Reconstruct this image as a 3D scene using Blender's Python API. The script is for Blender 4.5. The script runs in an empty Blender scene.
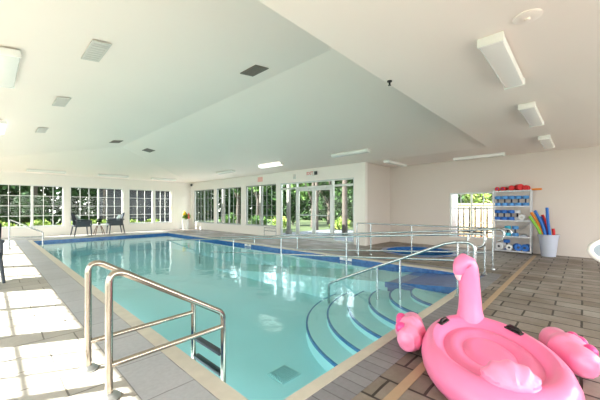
import bpy, bmesh, math, random
import numpy as np
from mathutils import Vector, Matrix, Euler
random.seed(7)
PI = math.pi
C = bpy.context.scene.collection
SC = bpy.context.scene

# ------------------------------------------------------------------ materials
def lin(c):
    return tuple(((v/255)/12.92 if v/255 <= .04045 else ((v/255+.055)/1.055)**2.4) for v in c)
def mat(name, rgb, rough=.5, metal=0., var=.0, scale=8., bump=0., spec=.5, emit=0., sheen=0., sss=0., coat=0.):
    m = bpy.data.materials.new(name); m.use_nodes = True
    nt = m.node_tree; b = nt.nodes['Principled BSDF']
    col = lin(rgb)
    b.inputs['Roughness'].default_value = rough
    b.inputs['Metallic'].default_value = metal
    b.inputs['Specular IOR Level'].default_value = spec
    b.inputs['Coat Weight'].default_value = coat
    b.inputs['Base Color'].default_value = (*col, 1)
    if emit:
        b.inputs['Emission Color'].default_value = (1, .97, .9, 1)
        b.inputs['Emission Strength'].default_value = emit
    tc = nt.nodes.new('ShaderNodeTexCoord')
    nz = nt.nodes.new('ShaderNodeTexNoise'); nz.inputs['Scale'].default_value = scale; nz.inputs['Detail'].default_value = 4
    nt.links.new(tc.outputs['Object'], nz.inputs['Vector'])
    v = max(var, .02)
    rp = nt.nodes.new('ShaderNodeMixRGB')
    rp.inputs[1].default_value = (*[c*(1-v) for c in col], 1)
    rp.inputs[2].default_value = (*[min(1, c*(1+v)) for c in col], 1)
    nt.links.new(nz.outputs['Fac'], rp.inputs[0]); nt.links.new(rp.outputs[0], b.inputs['Base Color'])
    if bump:
        bp = nt.nodes.new('ShaderNodeBump'); bp.inputs['Strength'].default_value = bump; bp.inputs['Distance'].default_value = .01
        nt.links.new(nz.outputs['Fac'], bp.inputs['Height']); nt.links.new(bp.outputs[0], b.inputs['Normal'])
    return m

def paver_mat(name, cols, mortar, bw, bh, rotz=0., msize=.008, rough=.55, stain=.0, bias=0., off=.5):
    m = bpy.data.materials.new(name); m.use_nodes = True
    nt = m.node_tree; b = nt.nodes['Principled BSDF']; N = nt.nodes.new; L = nt.links.new
    tc = N('ShaderNodeTexCoord'); mp = N('ShaderNodeMapping'); mp.inputs['Rotation'].default_value = (0, 0, rotz)
    L(tc.outputs['Object'], mp.inputs['Vector'])
    br = N('ShaderNodeTexBrick')
    br.offset = off; br.inputs['Scale'].default_value = 1
    br.inputs['Brick Width'].default_value = bw; br.inputs['Row Height'].default_value = bh
    br.inputs['Mortar Size'].default_value = msize; br.inputs['Mortar Smooth'].default_value = .3; br.inputs['Bias'].default_value = bias
    br.inputs['Color1'].default_value = (*lin(cols[0]), 1); br.inputs['Color2'].default_value = (*lin(cols[1]), 1)
    br.inputs['Mortar'].default_value = (*lin(mortar), 1)
    wz = N('ShaderNodeTexNoise'); wz.inputs['Scale'].default_value = 3.
    L(tc.outputs['Object'], wz.inputs['Vector'])
    wv = N('ShaderNodeVectorMath'); wv.operation = 'MULTIPLY_ADD'; wv.inputs[1].default_value = (.02, .02, 0)
    L(wz.outputs['Color'], wv.inputs[0]); L(mp.outputs[0], wv.inputs[2]); L(wv.outputs[0], br.inputs['Vector'])
    nz = N('ShaderNodeTexNoise'); nz.inputs['Scale'].default_value = 1.1; nz.inputs['Detail'].default_value = 7; nz.inputs['Roughness'].default_value = .65
    L(tc.outputs['Object'], nz.inputs['Vector'])
    cr = N('ShaderNodeValToRGB')
    cr.color_ramp.elements[0].position = .32; cr.color_ramp.elements[0].color = (1-stain*.62, 1-stain*.74, 1-stain*.86, 1)
    cr.color_ramp.elements[1].position = .62; cr.color_ramp.elements[1].color = (1.0, 1.0, 1.0, 1)
    L(nz.outputs['Fac'], cr.inputs[0])
    n2 = N('ShaderNodeTexNoise'); n2.inputs['Scale'].default_value = 30; n2.inputs['Detail'].default_value = 3
    L(tc.outputs['Object'], n2.inputs['Vector'])
    c2 = N('ShaderNodeValToRGB'); c2.color_ramp.elements[0].color = (.82, .82, .82, 1); c2.color_ramp.elements[1].color = (1.08, 1.08, 1.08, 1)
    L(n2.outputs['Fac'], c2.inputs[0])
    m1 = N('ShaderNodeMixRGB'); m1.blend_type = 'MULTIPLY'; m1.inputs[0].default_value = 1
    m2 = N('ShaderNodeMixRGB'); m2.blend_type = 'MULTIPLY'; m2.inputs[0].default_value = 1
    L(br.outputs['Color'], m1.inputs[1]); L(cr.outputs[0], m1.inputs[2]); L(m1.outputs[0], m2.inputs[1]); L(c2.outputs[0], m2.inputs[2])
    L(m2.outputs[0], b.inputs['Base Color']); b.inputs['Roughness'].default_value = rough
    bp = N('ShaderNodeBump'); bp.inputs['Strength'].default_value = .5; bp.inputs['Distance'].default_value = .006; bp.invert = True
    L(br.outputs['Fac'], bp.inputs['Height']); L(bp.outputs[0], b.inputs['Normal'])
    return m

def schlick(nt, f0, normal=None):
    N = nt.nodes.new; L = nt.links.new
    g = N('ShaderNodeNewGeometry'); d = N('ShaderNodeVectorMath'); d.operation = 'DOT_PRODUCT'
    L(g.outputs['Incoming'], d.inputs[0]); L(normal if normal is not None else g.outputs['Normal'], d.inputs[1])
    a = N('ShaderNodeMath'); a.operation = 'ABSOLUTE'; L(d.outputs['Value'], a.inputs[0])
    b = N('ShaderNodeMath'); b.operation = 'SUBTRACT'; b.use_clamp = True; b.inputs[0].default_value = 1; L(a.outputs[0], b.inputs[1])
    c = N('ShaderNodeMath'); c.operation = 'POWER'; c.inputs[1].default_value = 5; L(b.outputs[0], c.inputs[0])
    e = N('ShaderNodeMath'); e.operation = 'MULTIPLY_ADD'; e.inputs[1].default_value = 1-f0; e.inputs[2].default_value = f0; L(c.outputs[0], e.inputs[0])
    return e.outputs[0]
def glass_mat(name, tint=(.96, .98, .97), gloss=.22):
    m = bpy.data.materials.new(name); m.use_nodes = True
    nt = m.node_tree; nt.nodes.clear(); N = nt.nodes.new; L = nt.links.new
    out = N('ShaderNodeOutputMaterial'); mx = N('ShaderNodeMixShader'); tr = N('ShaderNodeBsdfTransparent'); gl = N('ShaderNodeBsdfGlossy')
    tr.inputs['Color'].default_value = (*tint, 1); gl.inputs['Roughness'].default_value = .02; gl.inputs['Color'].default_value = (gloss,)*3+(1,)
    L(schlick(nt, .03), mx.inputs[0]); L(tr.outputs[0], mx.inputs[1]); L(gl.outputs[0], mx.inputs[2]); L(mx.outputs[0], out.inputs[0])
    return m
def water_mat(name, tint, bumpd=.004, sc=(2.2, 2.2, 1), refl=(.8, .87, .9)):
    m = bpy.data.materials.new(name); m.use_nodes = True
    nt = m.node_tree; nt.nodes.clear(); N = nt.nodes.new; L = nt.links.new
    out = N('ShaderNodeOutputMaterial'); mx = N('ShaderNodeMixShader'); tr = N('ShaderNodeBsdfTransparent'); gl = N('ShaderNodeBsdfGlossy')
    tr.inputs['Color'].default_value = (*tint, 1); gl.inputs['Roughness'].default_value = .075; gl.inputs['Color'].default_value = (*refl, 1)
    tc = N('ShaderNodeTexCoord'); mp = N('ShaderNodeMapping'); mp.inputs['Scale'].default_value = sc
    nz = N('ShaderNodeTexNoise'); nz.inputs['Scale'].default_value = 1.; nz.inputs['Detail'].default_value = 2.5
    bp = N('ShaderNodeBump'); bp.inputs['Strength'].default_value = .6; bp.inputs['Distance'].default_value = bumpd*3
    L(tc.outputs['Object'], mp.inputs[0]); L(mp.outputs[0], nz.inputs['Vector']); L(nz.outputs['Fac'], bp.inputs['Height'])
    L(bp.outputs[0], gl.inputs['Normal']); L(schlick(nt, .02, bp.outputs[0]), mx.inputs[0]); L(tr.outputs[0], mx.inputs[1]); L(gl.outputs[0], mx.inputs[2]); L(mx.outputs[0], out.inputs[0])
    return m
def leaf_mat(name, c1, c2):
    m = bpy.data.materials.new(name); m.use_nodes = True
    nt = m.node_tree; b = nt.nodes['Principled BSDF']; N = nt.nodes.new; L = nt.links.new
    g = N('ShaderNodeNewGeometry'); mx = N('ShaderNodeMixRGB')
    mx.inputs[1].default_value = (*lin(c1), 1); mx.inputs[2].default_value = (*lin(c2), 1)
    L(g.outputs['Random Per Island'], mx.inputs[0]); L(mx.outputs[0], b.inputs['Base Color'])
    b.inputs['Roughness'].default_value = .6; b.inputs['Specular IOR Level'].default_value = .15
    return m
def tile_mat(name, c1, c2, grout, s, rough=.2):
    m = bpy.data.materials.new(name); m.use_nodes = True
    nt = m.node_tree; b = nt.nodes['Principled BSDF']; N = nt.nodes.new; L = nt.links.new
    tc = N('ShaderNodeTexCoord'); g = N('ShaderNodeVectorMath'); g.operation = 'SNAP'; g.inputs[1].default_value = (s, s, s)
    wn = N('ShaderNodeTexWhiteNoise'); wn.noise_dimensions = '3D'
    ad = N('ShaderNodeVectorMath'); ad.inputs[1].default_value = (.0013, .0017, .0019)
    L(tc.outputs['Object'], ad.inputs[0]); L(ad.outputs[0], g.inputs[0]); L(g.outputs[0], wn.inputs['Vector'])
    mx = N('ShaderNodeMixRGB'); mx.inputs[1].default_value = (*lin(c1), 1); mx.inputs[2].default_value = (*lin(c2), 1)
    L(wn.outputs['Value'], mx.inputs[0]); L(mx.outputs[0], b.inputs['Base Color']); b.inputs['Roughness'].default_value = rough
    return m

M = {}
M['ceil'] = mat('ceiling_paint', (245, 235, 228), .55, var=.012, scale=.6)
M['wallw'] = mat('white_wall_paint', (238, 234, 229), .6, var=.012, scale=.8)
M['wallb'] = mat('beige_wall_paint', (212, 203, 196), .6, var=.015, scale=.8)
M['frame'] = mat('white_window_frame', (225, 226, 224), .4)
M['wframe'] = mat('grey_window_frame', (150, 156, 152), .4)
M['dframe'] = mat('grey_aluminium', (196, 202, 202), .35, metal=.3)
M['glass'] = glass_mat('window_glass')
M['dark'] = mat('dark_metal', (38, 40, 42), .4)
M['black'] = mat('black_plastic', (22, 22, 24), .4)
M['paver'] = paver_mat('stamped_pavers', ((166, 159, 152), (132, 123, 114)), (60, 53, 48), .52, .26, PI/2, stain=.8, msize=.012)
M['paverl'] = paver_mat('pale_pavers', ((176, 170, 161), (166, 160, 151)), (112, 106, 98), .62, .32, 0, stain=.12, msize=.007, off=.37)
M['band'] = paver_mat('grey_edge_pavers', ((146, 144, 148), (126, 124, 130)), (98, 96, 100), .45, .11, PI/2, stain=.15, msize=.005, off=0)
M['bandl'] = paver_mat('pale_edge_pavers', ((176, 176, 179), (166, 166, 170)), (132, 130, 130), .6, .36, PI/2, stain=.12, msize=.006)
M['coping'] = mat('cream_coping', (196, 188, 174), .5, var=.14, scale=9, bump=.2)
M['strip'] = mat('tan_joint_strip', (176, 150, 122), .6, var=.08, scale=12)
M['plaster'] = mat('pool_plaster', (160, 214, 220), .6, var=.05, scale=1.2)
M['stepp'] = mat('pool_step_plaster', (172, 220, 224), .6, var=.05, scale=2)
M['drain'] = mat('drain_frame', (150, 198, 202), .5)
M['draing'] = mat('drain_grate', (132, 184, 190), .5)
M['tile'] = tile_mat('blue_pool_tile', (40, 86, 146), (58, 112, 174), (120, 150, 180), .05)
M['tileline'] = tile_mat('navy_step_tile', (40, 104, 160), (56, 122, 176), (80, 100, 140), .05)
M['ramptile'] = tile_mat('slate_blue_tile', (52, 84, 142), (66, 98, 156), (80, 100, 140), .08, .35)
M['water'] = water_mat('pool_water', (.86, .985, .985))
M['spawater'] = water_mat('spa_water', (.6, .93, .9))
M['steel'] = mat('stainless_steel', (176, 166, 154), .2, metal=1., var=.02)
M['rail'] = mat('white_steel_rail', (184, 189, 192), .26, metal=1.)
M['flange'] = mat('steel_flange', (190, 192, 194), .3, metal=.9)
M['tread'] = mat('dark_tread', (52, 62, 70), .5)
M['fix'] = mat('fixture_housing', (236, 236, 232), .4)
M['lens'] = mat('fixture_lens', (232, 232, 228), .25, emit=.05)
M['lit'] = mat('lit_lens', (250, 248, 240), .25, emit=2.2)
M['ventw'] = mat('grey_vent', (206, 204, 199), .5)
M['ventb'] = mat('brown_vent', (118, 108, 98), .55)
M['slotl'] = mat('pale_vent_slot', (192, 190, 186), .6)
M['slot'] = mat('vent_slot', (120, 116, 112), .6)
M['pink'] = mat('pink_vinyl', (252, 132, 180), .32, var=.03, scale=5, bump=.03, coat=.25)
M['pinkl'] = mat('pale_pink_vinyl', (253, 148, 190), .32, var=.04, scale=7, coat=.25)
M['pinkd'] = mat('deep_pink_vinyl', (238, 72, 146), .35, var=.05, scale=7, coat=.2)
M['beak'] = mat('pale_beak_vinyl', (250, 208, 216), .35)
M['wicker'] = mat('charcoal_wicker', (62, 70, 80), .6, var=.25, scale=60, bump=.4)
M['cushion'] = mat('pale_cushion', (206, 222, 222), .8, var=.08, scale=30)
M['white'] = mat('white_plastic', (236, 236, 232), .35)
M['mesh'] = mat('grey_sling', (142, 154, 164), .7, var=.08, scale=60)
M['shelf'] = mat('light_grey_steel', (200, 202, 208), .4, metal=.15)
M['bucket'] = mat('grey_blue_plastic', (188, 194, 212), .35, var=.03)
M['fblue'] = mat('blue_foam', (84, 150, 214), .7, var=.06, scale=40)
M['fblued'] = mat('deep_blue_foam', (46, 108, 192), .7, var=.06, scale=40)
M['fteal'] = mat('teal_foam', (64, 178, 206), .7, var=.06, scale=40)
M['fwhite'] = mat('white_foam', (226, 228, 232), .7, var=.04, scale=40)
M['fred'] = mat('red_foam', (206, 44, 50), .7, var=.06, scale=40)
M['forange'] = mat('orange_foam', (232, 138, 48), .7, var=.05, scale=40)
M['fgreen'] = mat('lime_foam', (132, 196, 72), .7, var=.05, scale=40)
M['fnavy'] = mat('navy_foam', (40, 62, 132), .7, var=.05, scale=40)
M['fyellow'] = mat('yellow_foam', (228, 196, 70), .7, var=.05, scale=40)
M['grip'] = mat('navy_grip', (24, 34, 62), .5)
M['exit'] = mat('exit_red', (190, 34, 32), .5)
M['palered'] = mat('pale_red', (238, 186, 180), .5)
M['brown'] = mat('brown_wood', (112, 76, 58), .6, var=.12, scale=14)
M['bark'] = mat('bark', (70, 62, 54), .85, var=.2, scale=10)
M['lawn'] = mat('lawn_grass', (58, 70, 32), .9, var=.3, scale=3)
M['patio'] = mat('patio_concrete', (88, 89, 92), .8, var=.06, scale=2)
M['patior'] = mat('terracotta_paving', (150, 92, 50), .8, var=.12, scale=4)
M['iron'] = mat('dark_iron', (34, 34, 36), .5)
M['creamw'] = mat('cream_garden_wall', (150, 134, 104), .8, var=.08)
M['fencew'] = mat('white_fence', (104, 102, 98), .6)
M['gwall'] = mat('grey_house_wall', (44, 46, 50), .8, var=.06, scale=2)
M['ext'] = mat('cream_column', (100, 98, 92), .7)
M['leafd'] = leaf_mat('dark_leaves', (22, 40, 20), (58, 86, 42))
M['leafm'] = leaf_mat('mid_leaves', (40, 66, 30), (92, 124, 60))
M['leafl'] = leaf_mat('light_leaves', (92, 118, 46), (150, 166, 84))
M['leafp'] = leaf_mat('house_plant_leaves', (70, 120, 50), (150, 180, 70))
M['flowery'] = mat('yellow_petals', (240, 196, 60), .6)
M['flowerr'] = mat('coral_petals', (232, 112, 104), .6)

# ------------------------------------------------------------------ mesh helpers
def B(): return bmesh.new()
def box(bm, x0, x1, y0, y1, z0, z1, mtx=None):
    vs = [bm.verts.new((x, y, z)) for z in (z0, z1) for y in (y0, y1) for x in (x0, x1)]
    for f in ((0, 2, 3, 1), (4, 5, 7, 6), (0, 1, 5, 4), (2, 6, 7, 3), (0, 4, 6, 2), (1, 3, 7, 5)):
        bm.faces.new([vs[i] for i in f])
    if mtx is not None: bmesh.ops.transform(bm, matrix=mtx, verts=vs)
    return vs
def bbox(bm, x0, x1, y0, y1, z0, z1, r=.01, seg=2, mtx=None):
    t = bmesh.new(); box(t, x0, x1, y0, y1, z0, z1)
    bmesh.ops.bevel(t, geom=list(t.edges), offset=r, segments=seg, affect='EDGES', profile=.5)
    merge(bm, t, mtx)
def merge(bm, t, mtx=None):
    if mtx is not None: bmesh.ops.transform(t, matrix=mtx, verts=t.verts)
    mp = {v: bm.verts.new(v.co) for v in t.verts}
    for f in t.faces:
        try: bm.faces.new([mp[v] for v in f.verts])
        except ValueError: pass
    t.free()
def tube(bm, pts, r, seg=12, caps=True):
    pts = [Vector(p) for p in pts]; n = len(pts)
    rs = r if isinstance(r, (list, tuple)) else [r]*n
    rings = []; up = None
    for i, p in enumerate(pts):
        d = (pts[min(i+1, n-1)]-pts[max(i-1, 0)]).normalized()
        if up is None:
            up = Vector((0, 0, 1)) if abs(d.z) < .9 else Vector((1, 0, 0))
        a = d.cross(up); a.normalize(); b_ = a.cross(d); b_.normalize(); up = b_
        rings.append([bm.verts.new(p+rs[i]*(math.cos(2*PI*k/seg)*a+math.sin(2*PI*k/seg)*b_)) for k in range(seg)])
    for i in range(n-1):
        for k in range(seg):
            bm.faces.new((rings[i][k], rings[i][(k+1) % seg], rings[i+1][(k+1) % seg], rings[i+1][k]))
    if caps:
        bm.faces.new(rings[0][::-1]); bm.faces.new(rings[-1])
def lathe(bm, prof, seg=24, c=(0, 0, 0), sx=1., sy=1., caps=True, mtx=None):
    rings = []; new = []
    for r, z in prof:
        ring = [bm.verts.new((c[0]+r*sx*math.cos(2*PI*k/seg), c[1]+r*sy*math.sin(2*PI*k/seg), c[2]+z)) for k in range(seg)]
        rings.append(ring); new += ring
    for i in range(len(rings)-1):
        for k in range(seg):
            bm.faces.new((rings[i][k], rings[i][(k+1) % seg], rings[i+1][(k+1) % seg], rings[i+1][k]))
    if caps:
        bm.faces.new(rings[0][::-1]); bm.faces.new(rings[-1])
    if mtx is not None: bmesh.ops.transform(bm, matrix=mtx, verts=new)
def blob(bm, c, r, nu=20, nv=12, fn=None, mtx=None):
    t = bmesh.new(); bmesh.ops.create_uvsphere(t, u_segments=nu, v_segments=nv, radius=1)
    for v in t.verts:
        k = fn(v.co) if fn else 1
        v.co = Vector((v.co.x*r[0]*k, v.co.y*r[1]*k, v.co.z*r[2]*k))
    if mtx is not None: bmesh.ops.transform(t, matrix=mtx, verts=t.verts)
    bmesh.ops.translate(t, vec=Vector(c), verts=t.verts); merge(bm, t)
def arc(p0, pc, p1, n=6):
    p0, pc, p1 = Vector(p0), Vector(pc), Vector(p1)
    return [((1-t)**2)*p0+2*t*(1-t)*pc+t*t*p1 for t in [i/n for i in range(n+1)]]
def obj(name, bm, m, parent=None, smooth=True, loc=None):
    me = bpy.data.meshes.new(name); bmesh.ops.recalc_face_normals(bm, faces=bm.faces); bm.to_mesh(me); bm.free()
    me.materials.append(m)
    if smooth:
        me.polygons.foreach_set('use_smooth', [True]*len(me.polygons)); me.set_sharp_from_angle(angle=math.radians(38))
    o = bpy.data.objects.new(name, me); C.objects.link(o)
    if parent is not None: o.parent = parent
    if loc is not None: o.location = loc
    return o
def tag(o, label, cat, group=None, kind=None):
    o['label'] = label; o['category'] = cat
    if group: o['group'] = group
    if kind: o['kind'] = kind
    return o
def thing(name, label, cat, loc=(0, 0, 0), rz=0, group=None):
    o = bpy.data.objects.new(name, None); C.objects.link(o); o.location = loc; o.rotation_euler = (0, 0, rz); o.empty_display_size = .1
    return tag(o, label, cat, group)
def struct(name, bm, m, parent=None, smooth=False):
    o = obj(name, bm, m, parent, smooth)
    if parent is None: o['kind'] = 'structure'
    return o
def lettering(txt, size, m, parent, loc, rot, off=0.):
    cu = bpy.data.curves.new('lettering', 'FONT'); cu.body = txt; cu.size = size; cu.align_x = 'CENTER'; cu.align_y = 'CENTER'; cu.extrude = .0015; cu.offset = off
    tmp = bpy.data.objects.new('tmp', cu); C.objects.link(tmp)
    me = bpy.data.meshes.new_from_object(tmp.evaluated_get(bpy.context.evaluated_depsgraph_get()))
    bpy.data.objects.remove(tmp); bpy.data.curves.remove(cu)
    me.materials.clear(); me.materials.append(m); me.name = 'lettering'
    o = bpy.data.objects.new('lettering', me); C.objects.link(o); o.parent = parent; o.location = loc; o.rotation_euler = rot
    return o
def dup(root, loc, rz=None, label=None, group=None):
    r = root.copy(); C.objects.link(r); r.location = loc
    if rz is not None: r.rotation_euler = (0, 0, rz)
    if label: r['label'] = label
    if group: r['group'] = group
    for ch in list(root.children):
        c = ch.copy(); C.objects.link(c); c.parent = r
        for g in list(ch.children):
            d = g.copy(); C.objects.link(d); d.parent = c
    return r

# ------------------------------------------------------------------ dimensions
H = 1.29            # camera height
E = 2.86            # eave / flat ceiling height
XL, XW, XS = -1.9, 8.87, 10.68      # left wall, window wall, shelf wall
YN, YF, YJ, YE = -4.0, 18.05, 5.38, 1.78
RX, RZ, RY = 3.485, 3.62, 12.67     # ridge
PX0, PX1, PY0, PY1 = 1.2, 6.55, 1.45, 15.9
WL, PF = -.12, -.80                 # water level, pool floor

# ------------------------------------------------------------------ ceiling
bm = B()
def quad(bm, *ps): return bm.faces.new([bm.verts.new(p) for p in ps])
quad(bm, (XL-.2, YE, E), (XL-.2, YF+.0, E), (RX, RY, RZ), (RX, YE, RZ))
quad(bm, (XW, YE, E), (RX, YE, RZ), (RX, RY, RZ), (XW, YF, E))
quad(bm, (XL-.2, YF, E), (XW, YF, E), (RX, RY, RZ))
quad(bm, (XL-.2, YE, E), (RX, YE, RZ), (XW, YE, E))
quad(bm, (XL-.2, YN-.2, E), (XL-.2, YE, E), (XW, YE, E), (XS+.2, YE, E), (XS+.2, YN-.2, E))
quad(bm, (XW, YE, E), (XW, YJ, E), (XS+.2, YJ+.15, E), (XS+.2, YE, E))
quad(bm, (XW, YJ, E), (XW+.15, YJ+.15, E), (XW+.15, YF+.15, E), (XW, YF, E))
quad(bm, (XL-.2, YF, E), (XW, YF, E), (XW+.15, YF+.15, E), (XL-.2, YF+.15, E))
struct('ceiling', bm, M['ceil'])

# ------------------------------------------------------------------ walls
def wall(name, axis, p0, p1, a0, a1, ops, m, ztop=E):
    """axis 'x': wall runs along X between y=p0..p1; ops = (from, to, z0, z1)"""
    bm = B()
    def bx(s, e, z0, z1):
        if e-s < 1e-4 or z1-z0 < 1e-4: return
        if axis == 'x': box(bm, s, e, p0, p1, z0, z1)
        else: box(bm, p0, p1, s, e, z0, z1)
    cur = a0
    for s, e, z0, z1 in sorted(ops):
        bx(cur, s, 0, ztop); bx(s, e, 0, z0); bx(s, e, z1, ztop); cur = e
    bx(cur, a1, 0, ztop)
    return struct(name, bm, m)
FW = [(.2, 2.5, .43, 2.34, 1.37, .09), (2.74, 5.04, .43, 2.34, 3.92, .07), (5.33, 7.63, .43, 2.34, 6.65, .19)]
WW = [(9.93, 12.22, .45, 2.38, 11.05, .08), (12.6, 15.0, .43, 2.38, 13.8, .08), (15.25, 17.64, .42, 2.38, 16.45, .1)]
DR = (5.83, 9.67, 0, 2.37)
LW = [(5.27+2.58*k, 7.61+2.58*k, .43, 2.34, 6.44+2.58*k, .09) for k in range(-3, 5)]
NW = [(-1.5+2.9*k, 1.0+2.9*k, .3, 2.5, -.25+2.9*k, .08) for k in range(4)]  # unseen windows, added to let fill light in from behind the camera
SW = [(1.92, 3.25, .32, 1.79, 2.6, .05)]
wall('wall_far', 'x', YF, YF+.15, XL-.15, XW+.15, [w[:4] for w in FW], M['wallw'])
wall('wall_window_side', 'y', XW, XW+.15, YJ, YF, [w[:4] for w in WW]+[DR], M['wallw'])
wall('wall_recess', 'x', YJ, YJ+.15, XW+.15, XS+.15, [], M['wallb'])
wall('wall_right', 'y', XS, XS+.15, YN, YJ, [w[:4] for w in SW], M['wallb'])
wall('wall_left', 'y', XL-.15, XL, YN, YF, [w[:4] for w in LW], M['wallw'])
wall('wall_near', 'x', YN-.15, YN, XL-.15, XS+.15, [w[:4] for w in NW], M['wallw'])

def window(n, axis, p, w, cols=3, rows=4, fm=None, gt=.022, dep=.06):
    a0, a1, z0, z1, mid, mw = w
    fm = fm or M['frame']
    def bx(bm, s, e, q0, q1, lo, hi):
        if axis == 'x': box(bm, s, e, q0, q1, lo, hi)
        else: box(bm, q0, q1, s, e, lo, hi)
    t = .045; bm = B()
    q0, q1 = p, p+dep
    bx(bm, a0, a0+t, q0, q1, z0, z1); bx(bm, a1-t, a1, q0, q1, z0, z1)
    bx(bm, a0+t, a1-t, q0, q1, z0, z0+t); bx(bm, a0+t, a1-t, q0, q1, z1-t, z1)
    bx(bm, mid-mw/2, mid+mw/2, q0, q1, z0+t, z1-t)
    o = struct('window_%d' % n, bm, fm)
    qm = p+dep/2
    for s, e in ((a0+t, mid-mw/2), (mid+mw/2, a1-t)):
        g = B(); bx(g, s, e, qm-.004, qm+.004, z0+t, z1-t); obj('pane', g, M['glass'], o, False)
        if cols:
            b2 = B()
            for i in range(1, cols):
                x = s+(e-s)*i/cols; bx(b2, x-gt/2, x+gt/2, qm-.012, qm+.012, z0+t, z1-t)
            for j in range(1, rows):
                z = z0+t+(z1-z0-2*t)*j/rows; bx(b2, s, e, qm-.0125, qm+.0125, z-gt/2, z+gt/2)
            obj('muntin', b2, fm, o, False)
    return o
n = 1
for w in FW: window(n, 'x', YF+.05, w); n += 1
for w in WW: window(n, 'y', XW+.05, w, 3, 4, M['wframe'], gt=.012); n += 1
for w in SW: window(n, 'y', XS+.04, w, 2, 3, M['dframe'], gt=.025); n += 1
for w in LW: window(n, 'y', XL-.1, w); n += 1
for w in NW: window(n, 'x', YN-.1, w, 0); n += 1
# sill below the three far windows / window wall
bm = B()
for w in FW: box(bm, w[0]-.04, w[1]+.04, YF-.03, YF+.05, w[2]-.03, w[2])
struct('trim_1', bm, M['frame'])
bm = B()
for w in WW: box(bm, XW-.03, XW+.05, w[0]-.03, w[1]+.03, w[2]-.03, w[2])
struct('trim_2', bm, M['frame'])

# double entry door with side lights
bm = B(); q0, q1 = XW+.03, XW+.11; t = .055
def db(s, e, lo, hi): box(bm, q0, q1, s, e, lo, hi)
ys = [5.83, 6.8, 8.68, 9.67]; zt = 2.12
db(ys[0], ys[0]+t, 0, 2.37); db(ys[3]-t, ys[3], 0, 2.37)
for y in ys[1:3]: db(y-t*.7, y+t*.7, 0, 2.37)
for s, e in ((ys[0]+t, ys[1]-t*.7), (ys[1]+t*.7, ys[2]-t*.7), (ys[2]+t*.7, ys[3]-t)):
    db(s, e, 2.37-t, 2.37); db(s, e, zt-.03, zt+.04)
    if s != ys[1]+t*.7: db(s, e, 0, .09)
d1 = struct('door_1', bm, M['dframe'])
for s, e, lo, hi in ((ys[0]+t, ys[1]-.04, .09, zt-.03), (ys[2]+.04, ys[3]-t, .09, zt-.03), (ys[0]+t, ys[1]-.04, zt+.04, 2.315), (ys[1]+.04, ys[2]-.04, zt+.04, 2.315), (ys[2]+.04, ys[3]-t, zt+.04, 2.315)):
    g = B(); box(g, XW+.066, XW+.074, s, e, lo, hi); obj('pane', g, M['glass'], d1, False)
mid = (ys[1]+ys[2])/2
for s, e, hs in ((ys[1]+.045, mid-.005, mid-.07), (mid+.005, ys[2]-.045, mid+.07)):
    b2 = B(); st = .08
    box(b2, XW+.04, XW+.09, s, s+st, .02, zt-.04); box(b2, XW+.04, XW+.09, e-st, e, .02, zt-.04)
    box(b2, XW+.04, XW+.09, s+st, e-st, .02, .2); box(b2, XW+.04, XW+.09, s+st, e-st, zt-.14, zt-.04)
    lf = obj('door_leaf', b2, M['dframe'], d1, False)
    g = B(); box(g, XW+.061, XW+.069, s+st, e-st, .2, zt-.14); obj('pane', g, M['glass'], lf, False)
    b3 = B(); tube(b3, [(XW-.03, s+.06, 1.0), (XW-.03, e-.06, 1.0)], .018); box(b3, XW-.03, XW+.04, s+.07, s+.1, .98, 1.02); box(b3, XW-.03, XW+.04, e-.1, e-.07, .98, 1.02)
    obj('push_bar', b3, M['dframe'], lf)
    b4 = B(); box(b4, XW-.01, XW+.04, s+.25, e-.2, zt-.09, zt-.03); obj('door_closer', b4, M['dframe'], lf, False)

# ------------------------------------------------------------------ floor, pool
CW, BW = .10, .22
ox0, ox1, oy0, oy1 = PX0-CW-.03, PX1+CW, PY0-CW, PY1+CW      # outer line of coping
bx0, bx1, by0, by1 = ox0-.36, ox1+.22, oy0-BW, oy1+.3         # outer line of grey paver band
SPA = (8.85, 3.55, .95)
def flat(bm, x0, x1, y0, y1, z=0., th=.12): box(bm, x0, x1, y0, y1, z-th, z)
bm = B()
flat(bm, bx1, XS+.15, YN-.15, SPA[1]-1.2); flat(bm, bx1, XW+.15, SPA[1]+1.2, YF+.15); flat(bm, XW+.15, XS+.15, SPA[1]+1.2, YJ+.15)
flat(bm, bx1, SPA[0]-1.2, SPA[1]-1.2, SPA[1]+1.2); flat(bm, SPA[0]+1.2, XS+.15, SPA[1]-1.2, SPA[1]+1.2)
flat(bm, bx0, bx1, YN-.15, by0)
# square with a round hole for the spa
N_ = 48
cx, cy, cr = SPA
rin = []; rout = []
for k in range(N_):
    a = 2*PI*k/N_; c_, s_ = math.cos(a), math.sin(a); q = 1.2/max(abs(c_), abs(s_))
    rin.append(bm.verts.new((cx+cr*c_, cy+cr*s_, 0))); rout.append(bm.verts.new((cx+q*c_, cy+q*s_, 0)))
for k in range(N_): bm.faces.new((rin[k], rout[k], rout[(k+1) % N_], rin[(k+1) % N_]))
struct('floor', bm, M['paver'])
bm = B()
flat(bm, XL-.15, bx0, YN-.15, YF+.15); flat(bm, bx0, bx1, by1, YF+.15)
struct('floor_left', bm, M['paverl'])
def ringbox(bm, a, b, z0, z1):
    (x0, x1, y0, y1), (u0, u1, v0, v1) = a, b      # outer, inner
    box(bm, x0, x1, y0, v0, z0, z1); box(bm, x0, x1, v1, y1, z0, z1); box(bm, x0, u0, v0, v1, z0, z1); box(bm, u1, x1, v0, v1, z0, z1)
bm = B(); box(bm, ox0, bx1, by0, oy0, -.12, .003); box(bm, ox0, bx1, oy1, by1, -.12, .003); box(bm, ox1, bx1, oy0, oy1, -.12, .003); struct('floor_pool_edge', bm, M['band'])
bm = B(); box(bm, bx0, ox0, by0, by1, -.12, .003); struct('floor_pool_edge_left', bm, M['bandl'])
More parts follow.
